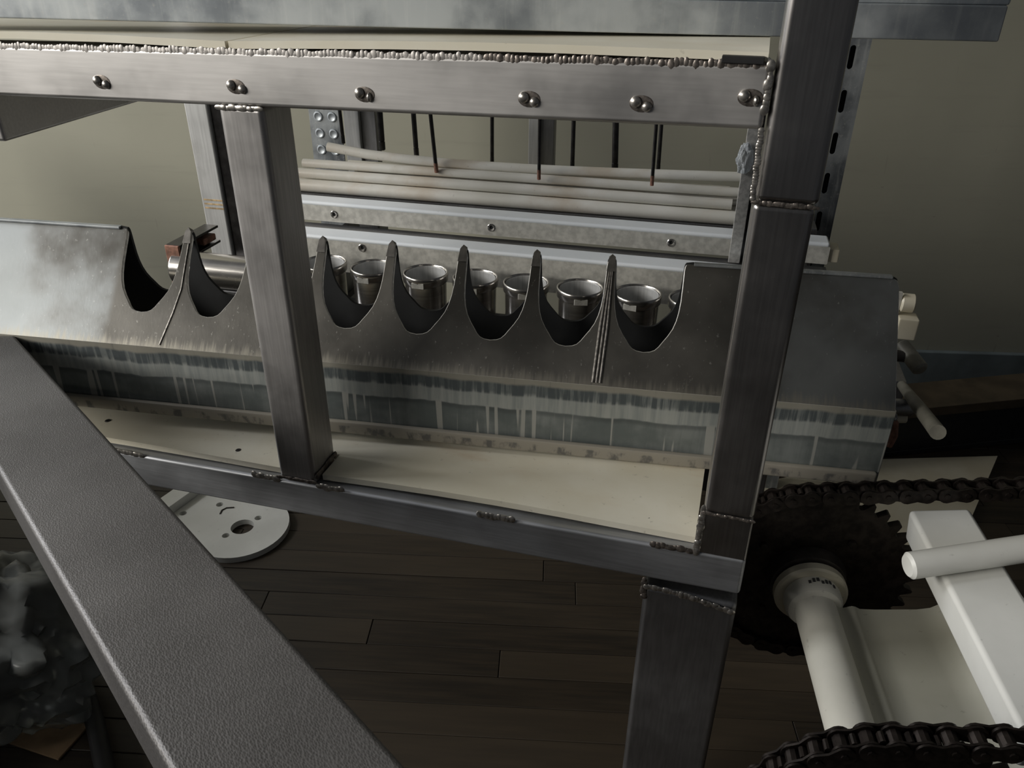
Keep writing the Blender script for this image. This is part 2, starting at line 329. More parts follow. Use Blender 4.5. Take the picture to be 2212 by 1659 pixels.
# the wide flat brace that comes towards the viewer
ang = R(-39.0)
br = obj('diagonal_brace', shear(box(-.10, .95, -.035, .035, -.046, 0, .0035, 3), lambda c: (c.x, c.y, c.z+.0956*c.x)), None, fr)
p0 = Vector((-.6493, .6096, .5)); q = FR.loc(p0); br.location = q; br.rotation_euler = (0, 0, ang-FR.rz)
t = NT('knurled_dull_steel', .55, .5); wv = t.n('ShaderNodeTexVoronoi'); wv.inputs['Scale'].default_value = 1
t.t.links.new(t.mapv((620, 1150, 620), (0, 0, .5)), wv.inputs['Vector']); a = t.noise((1, 1, 1), 8, 5); c = t.mix(t.ramp(a, .3, .7), (.080, .076, .074), (.135, .13, .127))
c = t.mix(t.ramp(wv.outputs['Distance'], .2, .8, .0, .28), c, (.20, .194, .19)); t.col(c); t.bump(wv.outputs['Distance'], .25, .0006); br.data.materials.append(t.m)

# ------------------------------------------------------------------ plastic strips on the rails
def strip(name, outline, th, u0, label, bowh, zf, bowr, mat='strip', group=None):
    us = [p[0] for p in outline]; cu = sum(us)/len(us)
    bm = plate([outline], th); bmesh.ops.triangulate(bm, faces=bm.faces[:])
    for _ in range(1): bmesh.ops.subdivide_edges(bm, edges=[e for e in bm.edges if e.calc_length() > .02], cuts=5, use_grid_fill=True)
    def f(c):
        tt = min(1, max(0, (c.x-bowr[0])/(bowr[1]-bowr[0]))); fade = max(0, 1-c.y/.06)
        return (c.x-cu, c.y, c.z + zf(c.x)-zf(cu) + bowh*math.sin(math.pi*tt)*fade)
    return tag(obj(name, shear(bm, f), M[mat], None, FR(cu, 0, zf(cu)), FR.rz, smooth=30), label, 'plastic strip', group)
TH = .006
zs = lambda u: zlt(u) + TH/2 + .0006
strip('plastic_strip', [(-.90, .0095), (-.384, .0095), (-.384, .18), (-.90, .18)], TH, 0, 'yellowed plastic strip on the lower rail left of the middle post', .0015, zs, (-.7, -.384))
strip('plastic_strip', [(-.341, .009), (-.003, .0105), (-.003, .18), (-.3825, .18), (-.3825, .0435), (-.341, .0435)], TH, 0, 'yellowed rust stained plastic strip on the lower rail beside the corner post', .005, zs, (-.36, -.02))
for u, v in ((-.5, .02), (-.39, .021), (-.312, .03), (-.03, .024)):
    pass
zt = lambda u: ztb(u) + .0372 + .0025 + .0008
strip('plastic_strip', [(-.90, .003), (-.368, .003), (-.368, .16), (-.90, .16)], .005, 0, 'bowed cream plastic strip on the top rail, left of the joint', .004, zt, (-.75, -.372))
strip('plastic_strip', [(-.366, .004), (-.004, .004), (-.004, .16), (-.366, .16)], .005, 0, 'long cream plastic strip on the top rail, up to the corner post', .0025, zt, (-.366, -.02))
tag(obj('spacer_block', box(-.012, .012, -.006, 0, 0, .004, .0004), M['black'], None, FR(-.018, .004, ztb(-.018)+.0372), FR.rz), 'small dark spacer under the upper plastic strip at the corner post', 'spacer')
# screw heads sunk into the lower strips
for k, (px, py) in enumerate(((515, 973), (787, 1017), (1400, 1122), (233, 909))):
    p = onz(px, py, zs(FR.onz(px, py, .425).x)+TH/2)
    s = thing('countersunk_screw', ['dark screw in the left lower plastic strip near the middle post', 'dark screw in the plastic strip just right of the middle post', 'dark screw in the plastic strip beside the corner post', 'dark screw in the lower plastic strip by the diagonal brace'][k], 'screw', p, .4*k, 'screws in the lower plastic strips')
    obj('screw_head', lathe([(0, .0004), (.0026, .0006), (.0034, -.0002), (.0015, -.003), (0, -.003)], 14), M['hub'], s)
    obj('drive_recess', box(-.0018, .0018, -.0004, .0004, .0005, .0009), M['black'], s)

# ------------------------------------------------------------------ notched galvanised trough
X0, XE = -.80, .230
cx0 = -.27
cb = thing('notched_trough', 'galvanised steel trough with a row of deep rounded notches and pointed tips', 'trough', (cx0, .66, .4285))
TIPS = [-.5114+.07005*k for k in range(9)]
ZF, ZR, YF, YR = .5035, .5965, .620, .6956
HN = [(0, 0), (.010, .085), (.03, .14), (.07, .187), (.12, .228), (.19, .288), (.27, .344), (.36, .382), (.46, .407), (.58, .423), (.75, .432), (.9, .437), (.955, .444), (.985, .460), (1.0, .486)]
def comb_outline(zb, ztop, zn, f):               # outline in (x, height fraction mapped by f)
    out = [(X0, f(zb)), (XE, f(zb)), (XE, f(ztop-.008)), (XE-.0015, f(ztop-.003)), (XE-.007, f(ztop))]
    for k in range(len(TIPS)-2, -1, -1):
        xc = (TIPS[k]+TIPS[k+1])/2; P = .07005
        right = [(xc + h*P, f(zn+tt*(ztop-zn))) for tt, h in HN[::-1]]
        left = [(xc - h*P, f(zn+tt*(ztop-zn))) for tt, h in HN[1:]]
        if k == len(TIPS)-2: right[0] = (TIPS[-1]+.003, right[0][1])
        if k == 0: left[-1] = (TIPS[0]-.004, left[-1][1])
        out += right + left
    return out + [(X0, f(ztop))]
Ls = math.hypot(YR-YF, ZR-ZF); ca, sa = (ZR-ZF)/Ls, (YR-YF)/Ls
# local plate axes: x, along slope, normal
Mf = Matrix(((1, 0, 0, -cx0), (0, sa, -ca, YF-.66), (0, ca, sa, ZF-.4285), (0, 0, 0, 1)))
Tm = .0032
fp_ = obj('front_plate', plate([comb_outline(ZF-.0005, ZR, .5300, lambda z: (z-ZF)/ca)], Tm, Mf @ Matrix.Translation((0, 0, -Tm/2))), M['comb'], cb, smooth=25)
obj('back_plate', plate([comb_outline(.4292, ZR+.0005, .5300, lambda z: z)], Tm, Matrix.Translation((-cx0, YR+.001-.66, -.4285)) @ XZ), M['zinc_dark'], cb, smooth=25)  # shade inside the notches is put into this plate's colour
bm = box(X0-cx0, XE+.001-cx0, YF-.66, YF+Tm-.66, .4292, ZF+.0006, .0006, 1)
lf = obj('lower_face', shear(bm, lambda c: (c.x, c.y, c.z)), M['drip'], cb); lf.location = (0, 0, -.4285)
lp = obj('bottom_lip', box(X0-cx0, XE-.002-cx0, YF-.0062-.66, YF-.0002-.66, .0, .0135, .0022, 2), M['lip'], cb)
obj('ridge_cap', box(X0-cx0, TIPS[0]-.004-cx0, YR-.0035-.66, YR+.0028-.66, ZR-.4285-.0015, ZR-.4285+.0012, .0008, 2), M['zinc_edge'], cb)
obj('ridge_cap', box(TIPS[-1]+.004-cx0, XE-.006-cx0, YR-.0035-.66, YR+.0028-.66, ZR-.4285-.0015, ZR-.4285+.0010, .0008, 2), M['zinc'], cb)
for i, xt in enumerate(TIPS[1:-1]):              # blunt wedge where the two plates meet in each tip
    bm = bmesh.new(); w0, w1, h = .0042, .0030, .009
    vs_ = [bm.verts.new(v) for v in ((-w0, -.0095, -h), (w0, -.0095, -h), (w0, .0026, -h), (-w0, .0026, -h), (-w1, -.0022, .0008), (w1, -.0022, .0008), (w1, .0026, .0008), (-w1, .0026, .0008), (0, .0003, .0042))]
    for f in ((0, 1, 5, 4), (1, 2, 6, 5), (2, 3, 7, 6), (3, 0, 4, 7), (4, 5, 8), (5, 6, 8), (6, 7, 8), (7, 4, 8), (3, 2, 1, 0)): bm.faces.new([vs_[j] for j in f])
    obj('tip', bm, M['tipmetal'], cb, (xt-cx0, YR-.66, ZR-.4285), smooth=20)
bm = bmesh.new(); bm.from_mesh(fp_.data)
sh_ = [e for e in bm.edges if len(e.link_faces) == 2 and e.calc_face_angle() > .8 and any(f.normal.dot(Vector((0, -ca, sa))) > .9 for f in e.link_faces)]
bmesh.ops.bevel(bm, geom=sh_, offset=.0018, segments=1, affect='EDGES', clamp_overlap=True); bm.to_mesh(fp_.data); bm.free()
fp_.data.set_sharp_from_angle(angle=R(25)); fp_.data.materials.append(M['cut'])
nrm = Vector((0, -ca, sa))
for p in fp_.data.polygons:
    if -.5 < p.normal.dot(nrm) < .9: p.material_index = 1
# polished seam and weld line on two of the teeth
def slope(x, tt, off=.0006): return Vector((x-cx0, YF+(YR-YF)*tt-ca*off-.66, ZF+(ZR-ZF)*tt+sa*off-.4285))
for x in (TIPS[7]-.0035, TIPS[7]-.0002, TIPS[7]+.003):
    obj('welded_seam', tube([slope(x-.004, .02), slope(x-.002, .45), slope(TIPS[7]+(x-TIPS[7])*.4, .93)], [.0011, .0012, .0006], 8), M['weld'], cb)
obj('welded_seam', tube([slope(TIPS[1]-.009, .02), slope(TIPS[1]-.001, .3), slope(TIPS[1]+.003, .5), slope(TIPS[1]+.002, .9)], .0006, 6), M['weld'], cb)

# ------------------------------------------------------------------ upper galvanised channel
uc = thing('galvanised_channel', 'pale galvanised steel channel lying on the top rail strips', 'channel', (cx0, .618, .7958))
obj('web', box(X0-cx0, .222-cx0, -.017, .05, .021, .058, .002, 2), M['zinc_bright'], uc)
obj('bottom_lip', box(X0-cx0, .220-cx0, -.020, .052, 0, .0212, .0012, 2), M['zinc_edge'], uc)

# ------------------------------------------------------------------ rail stand with the cup line
st = thing('rail_stand', 'steel rail stand with stepped drilled bars behind the notched trough', 'machine', MA(0, .06, 0), MA.rz)
def mpart(name, me, mat, z=None): o = obj(name, me, mat, st); o.location = (0, -.06, 0); return o
SL = -.49
Z2, Z1 = .508, .5335
def drilled(s0, s1, z0, z1, holes, th): return plate([rrect(s0, s1, z0, z1, .001, 2)] + [circ(h[0], h[1], .0026, 14) for h in holes], th, XZ)
h1 = [MA.onv(px, py, .108) for px, py in ((721, 456), (1061, 488), (1450, 521))]
h2 = [MA.onv(px, py, .045) for px, py in ((782, 533), (1160, 572))]
b1 = obj('drilled_bar', shear(drilled(SL, .2245, .5085, Z1-.003, [(h.x, .5195) for h in h1], .004), lambda c: (c.x, c.y+.110-.06, c.z)), M['bar'], st)
b2 = obj('drilled_bar', shear(drilled(SL, .302, .462, Z2-.003, [(h.x, .4985) for h in h2], .004), lambda c: (c.x, c.y+.047-.06, c.z)), M['bar'], st)
for hs, v, z, par in ((h1, .108, .5195, b1), (h2, .045, .4985, b2)):
    for h in hs:
        obj('socket_screw', lathe([(.0030, 0), (.0052, 0), (.0054, .0008), (.0046, .0016), (.0030, .0012)], 18, closed=True), M['stainless'], par, (h.x, v-.06, z), rot=(R(90), 0, 0))
        obj('screw_recess', lathe([(0, -.002), (.0029, -.002), (.0029, -.0012), (0, -.0012)], 14), M['black'], par, (h.x, v-.06, z), rot=(R(90), 0, 0))
mpart('ledge', box(SL, .2245, .049, .112, Z2-.0082, Z2-.0042, .0005, 1), M['leg'])
mpart('ledge', box(SL, .2245, .112, .1585, Z1-.0082, Z1-.0042, .0005, 1), M['darkrod'])
mpart('rod_shelf', box(SL-.05, .185, .165, .31, .5245, .5285, .0005, 1), M['leg'])
mpart('cup_beam', box(-.50, .31, -.034, .034, .405, .432, .003, 2), M['leg'])
for s_ in (-.42, .20):
    mpart('stand_leg', box(s_-.019, s_+.019, .20, .238, 0, .5245, .003, 2), M['leg'])
    mpart('stand_arm', box(s_-.015, s_+.015, -.02, .20, .375, .405, .002, 2), M['leg'])
    mpart('stand_web', box(s_-.004, s_+.004, .05, .165, .405, .4995, .0005, 1), M['leg'])
for (pa, pb, pc, yb) in ((743, 773, 808, 318), (1142, 1163, 1196, 358)):
    a_, b_, c_ = (MA.onv(x, 270, .262).x for x in (pa, pb, pc))
    mpart('thin_post', box(a_, b_+.002, .262, .280, .5285, 1.0, .0012, 2), M['rear'])
    mpart('thin_post', box(b_+.003, c_, .268, .285, .5285, 1.0, .0012, 2), M['leg'])
mpart('hanger_plate', box(-.55, .26, .155, .30, 1.0, 1.006, .001, 1), M['leg'])
# left rear post, front face pale, side face's shadow put into its dark material
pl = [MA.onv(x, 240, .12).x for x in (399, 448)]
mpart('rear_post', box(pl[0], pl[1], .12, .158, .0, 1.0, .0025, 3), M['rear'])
mpart('rear_post', box(pl[1]+.002, pl[1]+.026, .125, .158, .432, 1.0, .0015, 3), M['darkrod'])  # dark box standing in for the post's shaded side
zb = MA.onv(470, 452, .12).z
for dz in (0, .006, .012): mpart('rust_mark', box(pl[0]+.004, pl[1]-.001, .1196, .1201, zb+dz, zb+dz+.0022), M['rust_pale'])
mpart('end_block', box(-.62, -.49, .10, .16, .40, .432, .002, 2), M['leg'])
# chrome end strap with a torn piece of clear film, just left of the corner post
ce = MA.onv(1608, 400, .10)
mpart('chrome_strap', box(ce.x-.006, ce.x+.008, .094, .098, .505, .72, .001, 2), M['cut'])
mpart('chrome_strap', box(ce.x+.003, ce.x+.012, .099, .106, .505, .72, .001, 2), M['darkrod'])
# white slides on the two bars
def slide(s0, s1, v0, v1, z0, label, h=.0062):
    bm = box(s0-(s0+s1)/2, s1-(s0+s1)/2, 0, v1-v0, 0, h, .0029, 4)
    return tag(obj('plastic_slide', bm, M['cool_white'], None, MA((s0+s1)/2, v0, z0), MA.rz), label, 'plastic strip', 'slides on the drilled bars')
slide(SL, .2235, .1075, .138, Z1-.0041, 'bluish white plastic slide capping the upper drilled bar')
slide(SL, .2235, .0445, .078, Z2-.0041, 'white plastic slide capping the lower drilled bar behind the cups')
# end blocks of the lower bar
tag(obj('plastic_plug', rod((0, 0, 0), (.016, 0, 0), .011, 20, .002), M['cream'], None, MA(.3025, .052, .4905), MA.rz), 'pale round plastic cap on the end of the lower drilled bar', 'cap')
tag(obj('end_block', box(0, .022, -.012, .012, 0, .026, .002, 2), M['cream'], None, MA(.3025, .046, .4515), MA.rz), 'tan plastic block under the pale cap at the trough end', 'block')
tag(obj('plastic_stopper', box(0, .012, -.012, .016, 0, .017, .002, 2), M['cream'], None, MA(.2252, .125, .5095), MA.rz), 'pale plastic end piece on the upper drilled bar right of the corner post', 'cap')

# ------------------------------------------------------------------ cups
def cup_parts(par):
    H = .060
    obj('cup_body', lathe([(0, 0), (.0235, 0), (.0250, .0015), (.0258, H-.016), (.0250, H-.013), (.0256, H-.009), (.0240, H-.009), (.0235, .004), (0, .004)], 36), M['stainless'], par, smooth=40)
    obj('rim', lathe([(.0256, H-.0125), (.0280, H-.0105), (.0286, H-.004), (.0280, H-.0008), (.0268, H), (.0256, H-.0008), (.0246, H-.006), (.0242, H-.0125)], 40, closed=True), M['stainless'], par, smooth=50)
    obj('cup_lining', lathe([(.0247, H-.002), (.0240, H-.004), (.0237, H-.030), (.0225, H-.033), (0, H-.033), (0, H-.0335), (.0236, H-.0335), (.0239, H-.004)], 36), M['rear'], par, smooth=40)
    bm = box(-.008, .008, -.0006, .0006, H-.0125, H-.0052, .0004, 1)
    obj('rim_patch', shear(bm, lambda c: (c.x, -math.sqrt(max(0, .0288**2-c.x**2))+c.y, c.z)), M['bar'], par)  # paler patch curved along the front of the rim
names = ['rightmost, half hidden by the broad end of the trough', 'between the seamed tooth and the trough end', 'left of the seamed tooth', 'second to the left of the seamed tooth', 'third to the left of the seamed tooth', 'fourth to the left of the seamed tooth', 'second from the middle post', 'nearest the middle post']
c0 = None
for k in range(8):
    s = (.0700, .0060, -.0625, -.1285, -.1925, -.2570, -.3270, -.3930)[k]
    lab = 'stainless steel cup ' + names[k]
    if c0 is None: c0 = c_ = thing('steel_cup', lab, 'cup', MA(s, 0, .4325), MA.rz, 'cups in the row behind the notches'); cup_parts(c_)
    else:
        c_ = c0.copy(); COL.objects.link(c_); c_.location = MA(s, 0, .4325); c_['label'] = lab; c_.rotation_euler = (0, 0, MA.rz + rnd.uniform(-.25, .25))
        for ch in c0.children: d = ch.copy(); COL.objects.link(d); d.parent = c_

# ------------------------------------------------------------------ white rods lying behind the bars
rods = [  # (s0, z0, s1, z1, v0, v1, sag, radius, label)
    (-.466, .5915, .118, .5865, .190, .194, -.011, .0066, 'upper white plastic rod whose left end sticks up'),
    (-.515, .5378, .113, .5378, .174, .174, 0, .0092, 'frontmost white plastic rod at the foot of the bundle'),
    (-.512, .5540, .105, .5542, .179, .178, 0, .0071, 'second white plastic rod of the bundle, its left end poking out'),
    (-.528, .5378, .118, .5378, .193, .193, 0, .0092, 'white plastic rod lying on the shelf behind the frontmost rod'),
    (-.505, .5672, .118, .5688, .185, .184, 0, .0062, 'third white plastic rod up, resting on the rods in front'),
    (-.47, .5363, .12, .5363, .2105, .2105, 0, .0077, 'middle white plastic rod lying flat on the shelf'),
    (-.43, .5535, .116, .5535, .201, .202, 0, .0082, 'white plastic rod riding on the middle rods'),
    (-.45, .5355, .10, .5355, .226, .228, 0, .0070, 'hindmost long white plastic rod on the shelf'),
    (-.44, .5665, .10, .5665, .1985, .1985, 0, .0060, 'white plastic rod in the hollow under the upper rod'),
]
for i, (s0, z0, s1, z1, v0, v1, sag, r, lab) in enumerate(rods):
    n = 10; o0 = MA(s0, v0, z0); pts = []
    for k in range(n+1):
        tt = k/n; pts.append(MA(s0+(s1-s0)*tt, v0+(v1-v0)*tt, z0+(z1-z0)*tt + sag*math.sin(math.pi*tt**.7)) - o0)
    tag(obj('plastic_rod', tube(pts, r, 14), M['rodwhite'], None, o0), lab, 'rod', 'white rods lying on the shelf')
for k, (pa, pb, py, lab) in enumerate(((1000, 1132, 352, 'short white plastic rod end seen behind the third hanging rod'), (1187, 1296, 360, 'short white plastic rod right of the thin grey post'))):
    a_, b_ = MA.onv(pa, py, .243), MA.onv(pb, py+9, .243)
    o0 = MA(a_.x, .243, .5365+.004)
    tag(obj('plastic_rod', rod((0, 0, 0), MA(b_.x, .243, .5405)-o0, .0052, 14), M['rodwhite'], None, MA(a_.x, .243, .534)), lab, 'rod', 'white rods lying on the shelf')
# dark hanging rods
hang = [(735, 250, 742, 310, 9, .24), (821, 255, 826, 324, 15, .24), (894, 258, 900, 338, 12, .236), (931, 258, 943, 373, 9, .176), (1063, 265, 1063, 358, 9, .236), (1166, 268, 1164, 388, 8, .170), (1239, 272, 1236, 368, 10, .236), (1330, 275, 1328, 373, 15, .236), (1417, 278, 1408, 401, 8, .166), (1428, 280, 1421, 376, 9, .236)]
hl = ['leftmost dark hanging rod beside the perforated strip', 'thick dark hanging rod right of the pale thin post', 'dark hanging rod third from the left', 'slanting dark hanging rod in front of the upper white rod', 'dark hanging rod midway between the thin posts', 'dark hanging rod in front of the right thin post', 'dark hanging rod right of the right thin post', 'thick black hanging rod third from the right', 'thin rusty tipped hanging rod second from the right', 'rightmost dark hanging rod close behind a thinner one']
for k, (xa, ya, xb, yb, wpx, v) in enumerate(hang):
    A, B = MA.onv(xa, ya, v), MA.onv(xb, yb, v); r = wpx*1.02/1700/2
    d = (A-B); tp = B + d*((.999-B.z)/d.z); tp.x = min(.25, max(-.54, tp.x))
    o0 = MA(B.x, v, B.z); h = thing('hanging_rod', hl[k], 'rod', o0, 0, 'dark rods hanging from above')
    end = MA(tp.x, v, tp.z)-o0
    obj('rod_shaft', rod((end*.03), end, r, 12), M['darkrod'], h); obj('rod_tip', rod((0, 0, 0), end*.031, r*1.05, 12), M['rust'] if k in (3, 5, 8) else M['darkrod'], h)
# perforated galvanised strips standing behind
def perforated(s0, s1, v, z1, label, dots, slots):
    p = thing('perforated_strip', label, 'steel strip', MA((s0+s1)/2, v, 0), MA.rz, None); hw = (s1-s0)/2
    holes = [circ(x, z, .0042, 14) for x, z in dots[1]] if dots else []
    holes += [slot(x, z, w_, h_) for x, z, w_, h_ in slots]
    obj('strip_plate', plate([rrect(-hw, hw, 0, z1, .001, 2)]+holes, .0025, XZ), M['zinc'], p)
    obj('strip_flange', box(-hw, -hw+.0022, .0013, .03, 0, z1, .0003, 1), M['zinc'], p)
    if dots:
        for x, z in dots[0]: obj('dimple', lathe([(0, .0008), (.004, .0008), (.0058, .0018), (.0072, .0016), (.0082, 0), (0, 0)], 18), M['zinc_edge'], p, (x, -.0013, z), rot=(R(90), 0, 0))
    return p
pa, pb = MA.onv(674, 300, .33).x, MA.onv(741, 300, .33).x
perforated(pa, pb, .33, 1.0, 'perforated galvanised strip with round dimples left of the hanging rods', ([(-.0115, .50+.0262*k) for k in range(13)]+[(.0125, .50+.0262*k) for k in range(13)], []), [(0, .63+.05*k, .005, .030) for k in range(5)])
ST = None
ra, rb = MA.onv(1822, 250, .33).x-.022, MA.onv(1842, 250, .33).x+.004
perforated(ra, rb, .33, 1.0, 'slotted dark galvanised strut standing right of the corner post', None, [(-.002, .44+.056*k, .0075, .030) for k in range(9)])
sb = [o for o in bpy.data.objects if o.name.startswith('perforated_strip')][-1]
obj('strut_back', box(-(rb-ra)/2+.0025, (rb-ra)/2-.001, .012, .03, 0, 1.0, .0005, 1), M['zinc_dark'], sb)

# ------------------------------------------------------------------ pipe end and channel bracket behind the left notches
pc = thing('steel_pipe', 'short stainless steel pipe end lying behind the left notches', 'pipe', MA(-.612, .0, .4405), MA.rz)
obj('pipe_wall', tube([(0, 0, .0235), (.0015, 0, .0235), (.004, 0, .0235), (.13, 0, .0235)], [.0195, .0222, .0235, .0235], 32), M['stainless'], pc)
obj('pipe_saddle', box(.02, .11, -.016, .016, -.008, .0035, .001, 1), M['leg'], pc)
A, B = onz(378, 560, .478), onz(460, 514, .478)
ch = thing('channel_bracket', 'dark steel channel bracket with a rusty end beside the pipe', 'bracket', A, math.atan2(B.y-A.y, B.x-A.x)); Lb = (B-A).length
obj('channel_web', box(0, Lb, .006, .0095, -.002, .018, .0006, 1), M['darkrod'], ch)
obj('channel_flange', box(0, Lb, -.012, .0095, .0165, .020, .0006, 1), M['darkrod'], ch)
obj('channel_flange', box(0, Lb, -.012, .0095, -.005, -.0015, .0006, 1), M['darkrod'], ch)
obj('slot_insert', box(Lb*.6, Lb*.93, -.010, .004, .001, .010, .001, 1), M['rust'], ch)
obj('rusty_end', box(-.004, 0, -.012, .0095, -.040, .020, .001, 1), M['rust'], ch)

# ------------------------------------------------------------------ white flange plate on the floor
def fpt(px, py): p = onz(px, py, .008); return p
cF = fpt(520, 1138); aF = fpt(400, 1092)
fa = math.atan2(aF.y-cF.y, aF.x-cF.x)
fp = thing('flange_plate', 'white plastic flange plate with a round end and a centre hole on the floor', 'plate', (cF.x, cF.y, 0), fa)
def lc2(px, py): d = fpt(px, py)-cF; return (d.x*math.cos(fa)+d.y*math.sin(fa), -d.x*math.sin(fa)+d.y*math.cos(fa))
Rr = .078; out = [(Rr*math.cos(a), Rr*math.sin(a)) for a in [R(-80-200*k/28) for k in range(29)]] + [(.10, .072), (.175, .062), (.175, -.062), (.10, -.072)]
hc = lc2(524, 1140)
obj('plate_body', plate([out, circ(hc[0], hc[1], .0185, 24)] + [circ(*lc2(x, y), .006, 12) for x, y in ((475, 1092), (558, 1121), (488, 1159), (396, 1111))], .010, Matrix.Translation((0, 0, .0052))), M['white'], fp)
bm = box(-.004, .004, -.045, .045, .0102, .026, .001, 1); obj('plate_rib', bm, M['white'], fp, (lc2(401, 1088)[0], 0, 0))
bm = bmesh.new(); tube([(*lc2(x, y), .0105) for x, y in ((476, 1113), (480, 1105), (490, 1100), (506, 1099))], .0015, 6, bm); obj('moulded_mark', bm, M['hub'], fp)

# ------------------------------------------------------------------ inclined slat conveyor on the right
YAW, INC = R(2.7), R(7.5)
ex = Vector((math.cos(YAW)*math.cos(INC), math.sin(YAW)*math.cos(INC), math.sin(INC))); ey = Vector((-math.sin(YAW), math.cos(YAW), 0)); ez = ex.cross(ey)
CC = Vector((.1837, .600, .3307)); CM = Matrix((ex, ey, ez)).transposed(); CE = CM.to_euler()
def CV(x, y, z): return CC + ex*x + ey*y + ez*z
NT_, PITCHC = 37, .015875
RP = PITCHC/(2*math.sin(math.pi/NT_)); WID = .25
# far and near chain, each link its own part
def link_meshes():
    w_, h, th, p = PITCHC, .0072, .0016, PITCHC
    def pl(yc, hh, bm):
        o = []
        for k in range(9): a = R(-90+180*k/8); o.append((p/2+hh*math.cos(a), hh*math.sin(a)))
        o.append((0, hh*.72))
        for k in range(9): a = R(90+180*k/8); o.append((-p/2+hh*math.cos(a), hh*math.sin(a)))
        o.append((0, -hh*.72)); return plate([o], th, Matrix.Translation((0, yc, 0)) @ XZ, bm)
    a = pl(-.0078, h, None); pl(.0078, h, a)
    for s in (-1, 1): tube([(s*p/2, -.0096, 0), (s*p/2, .0096, 0)], .0025, 8, a)
    b = pl(-.0058, h*1.02, None); pl(.0058, h*1.02, b)
    for s in (-1, 1): tube([(s*p/2, -.0050, 0), (s*p/2, .0050, 0)], .0050, 10, b)
    o_, i_ = fin(a, 'outer_link', 30), fin(b, 'inner_link', 30); o_.materials.append(M['chain']); i_.materials.append(M['chain']); return o_, i_
LO, LI = link_meshes()
def chain(y, label, nt, nb):
    c = thing('roller_chain', label, 'chain', CV(0, y, RP), 0, 'conveyor chains', CE); path = []
    for k in range(-nt, 0): path.append((-k*PITCHC - PITCHC*.0, RP))
    n0 = NT_//2+1
    for k in range(n0+1): a = R(90)+2*math.pi*k/NT_; path.append((RP*math.cos(a), RP*math.sin(a)))
    e0 = path[-1]; ea = R(90)+2*math.pi*n0/NT_
    for k in range(1, nb+1): path.append((e0[0]+k*PITCHC, e0[1]))
    for i, (p, q) in enumerate(zip(path, path[1:])):
        o = bpy.data.objects.new('inner_link' if i % 2 else 'outer_link', LI if i % 2 else LO); COL.objects.link(o); o.parent = c
        o.location = ((p[0]+q[0])/2, 0, (p[1]+q[1])/2-RP); o.rotation_euler = (0, -math.atan2(q[1]-p[1], q[0]-p[0]), 0)
    return c
chain(0, 'black roller chain running over the toothed sprocket below the trough end', 22, 12)
chain(-WID, 'black roller chain across the lower right corner in front of the tray', 20, 12)
def sprocket(y, label, near):
    s = thing('sprocket', label, 'sprocket', CV(0, y, 0), 0, 'conveyor sprockets', CE); o = []; RT, RR = .0985, RP-.0052
    for k in range(NT_):
        a0 = R(90) + math.pi/NT_ + 2*math.pi*k/NT_; da = 2*math.pi/NT_
        for f, r in ((-.5, RR), (-.33, RR+.0012), (-.2, RP+.0005), (-.09, RT-.0006), (0, RT), (.09, RT-.0006), (.2, RP+.0005), (.33, RR+.0012)): o.append((r*math.cos(a0+f*da), r*math.sin(a0+f*da)))
    obj('toothed_disc', plate([o, circ(0, 0, .011, 24)], .0072, XZ), M['chain'], s, smooth=20)
    obj('hub', lathe([(.011, -.006), (.036, -.006), (.0365, .004), (.034, .0155), (.030, .017), (.011, .017)], 36, closed=True), M['hub'], s, rot=(R(90), 0, 0))
    for k in range(4): obj('hub_bolt', lathe([(0, 0), (.004, 0), (.004, .003), (0, .0034)], 6), M['chain'], s, (.055*math.cos(R(45+90*k)), -.0036, .055*math.sin(R(45+90*k))), rot=(R(90), 0, 0))
sprocket(0, 'large black toothed sprocket behind the white plastic roller', False)
sprocket(-WID, 'dark sprocket under the near chain at the bottom edge', True)
# white roller sleeve on the shaft with the tray moulded to it
rl = thing('roller_tray', 'ivory plastic roller sleeve with collar and attached tray between the chains', 'roller', CV(0, -.13, -.018), 0, None, CE)
def cpart(name, me, mat, parent=rl, **k): o = obj(name, me, mat, parent, **k); return o
def yl(prof, seg=40):                           # lathe about the local y axis; profile (r, y)
    bm = lathe([(r, -y) for r, y in prof], seg); return shear(bm, lambda c: (c.x, -c.z, c.y))
def sh(bm): return shear(bm, lambda c: (c.x, c.y+.13, c.z+.018))
cpart('sleeve', sh(yl([(0, -.047), (.0183, -.047), (.0183, -.228), (.015, -.230), (0, -.230)])), M['ivory'])
cpart('collar', sh(yl([(0, -.0185), (.0285, -.0185), (.0325, -.0205), (.0325, -.0275), (.0305, -.0292), (0, -.0285)])), M['cream'])
cpart('collar', sh(yl([(0, -.0286), (.0245, -.0293), (.0252, -.032), (.0252, -.041), (.0230, -.0455), (.0186, -.0475), (0, -.0475)])), M['ivory'])
for k in range(7):
    a = R(48+8.5*k); r = .0254; mk = box(-.0011, .0011, -.0004, .0004, -.0018*(1+.6*((k*37) % 3)/2), .0016, 0)
    o = cpart('ink_mark', mk, M['ink']); o.location = (r*math.cos(a), .13-.036+.0012*((k*53) % 3-1), .018+r*math.sin(a)); o.rotation_euler = (R(-90)+0*a, 0, a-R(90))
    o.rotation_euler = (Matrix.Rotation(-(a-R(90)), 3, 'Y') @ Matrix.Rotation(R(90), 3, 'X')).to_euler()
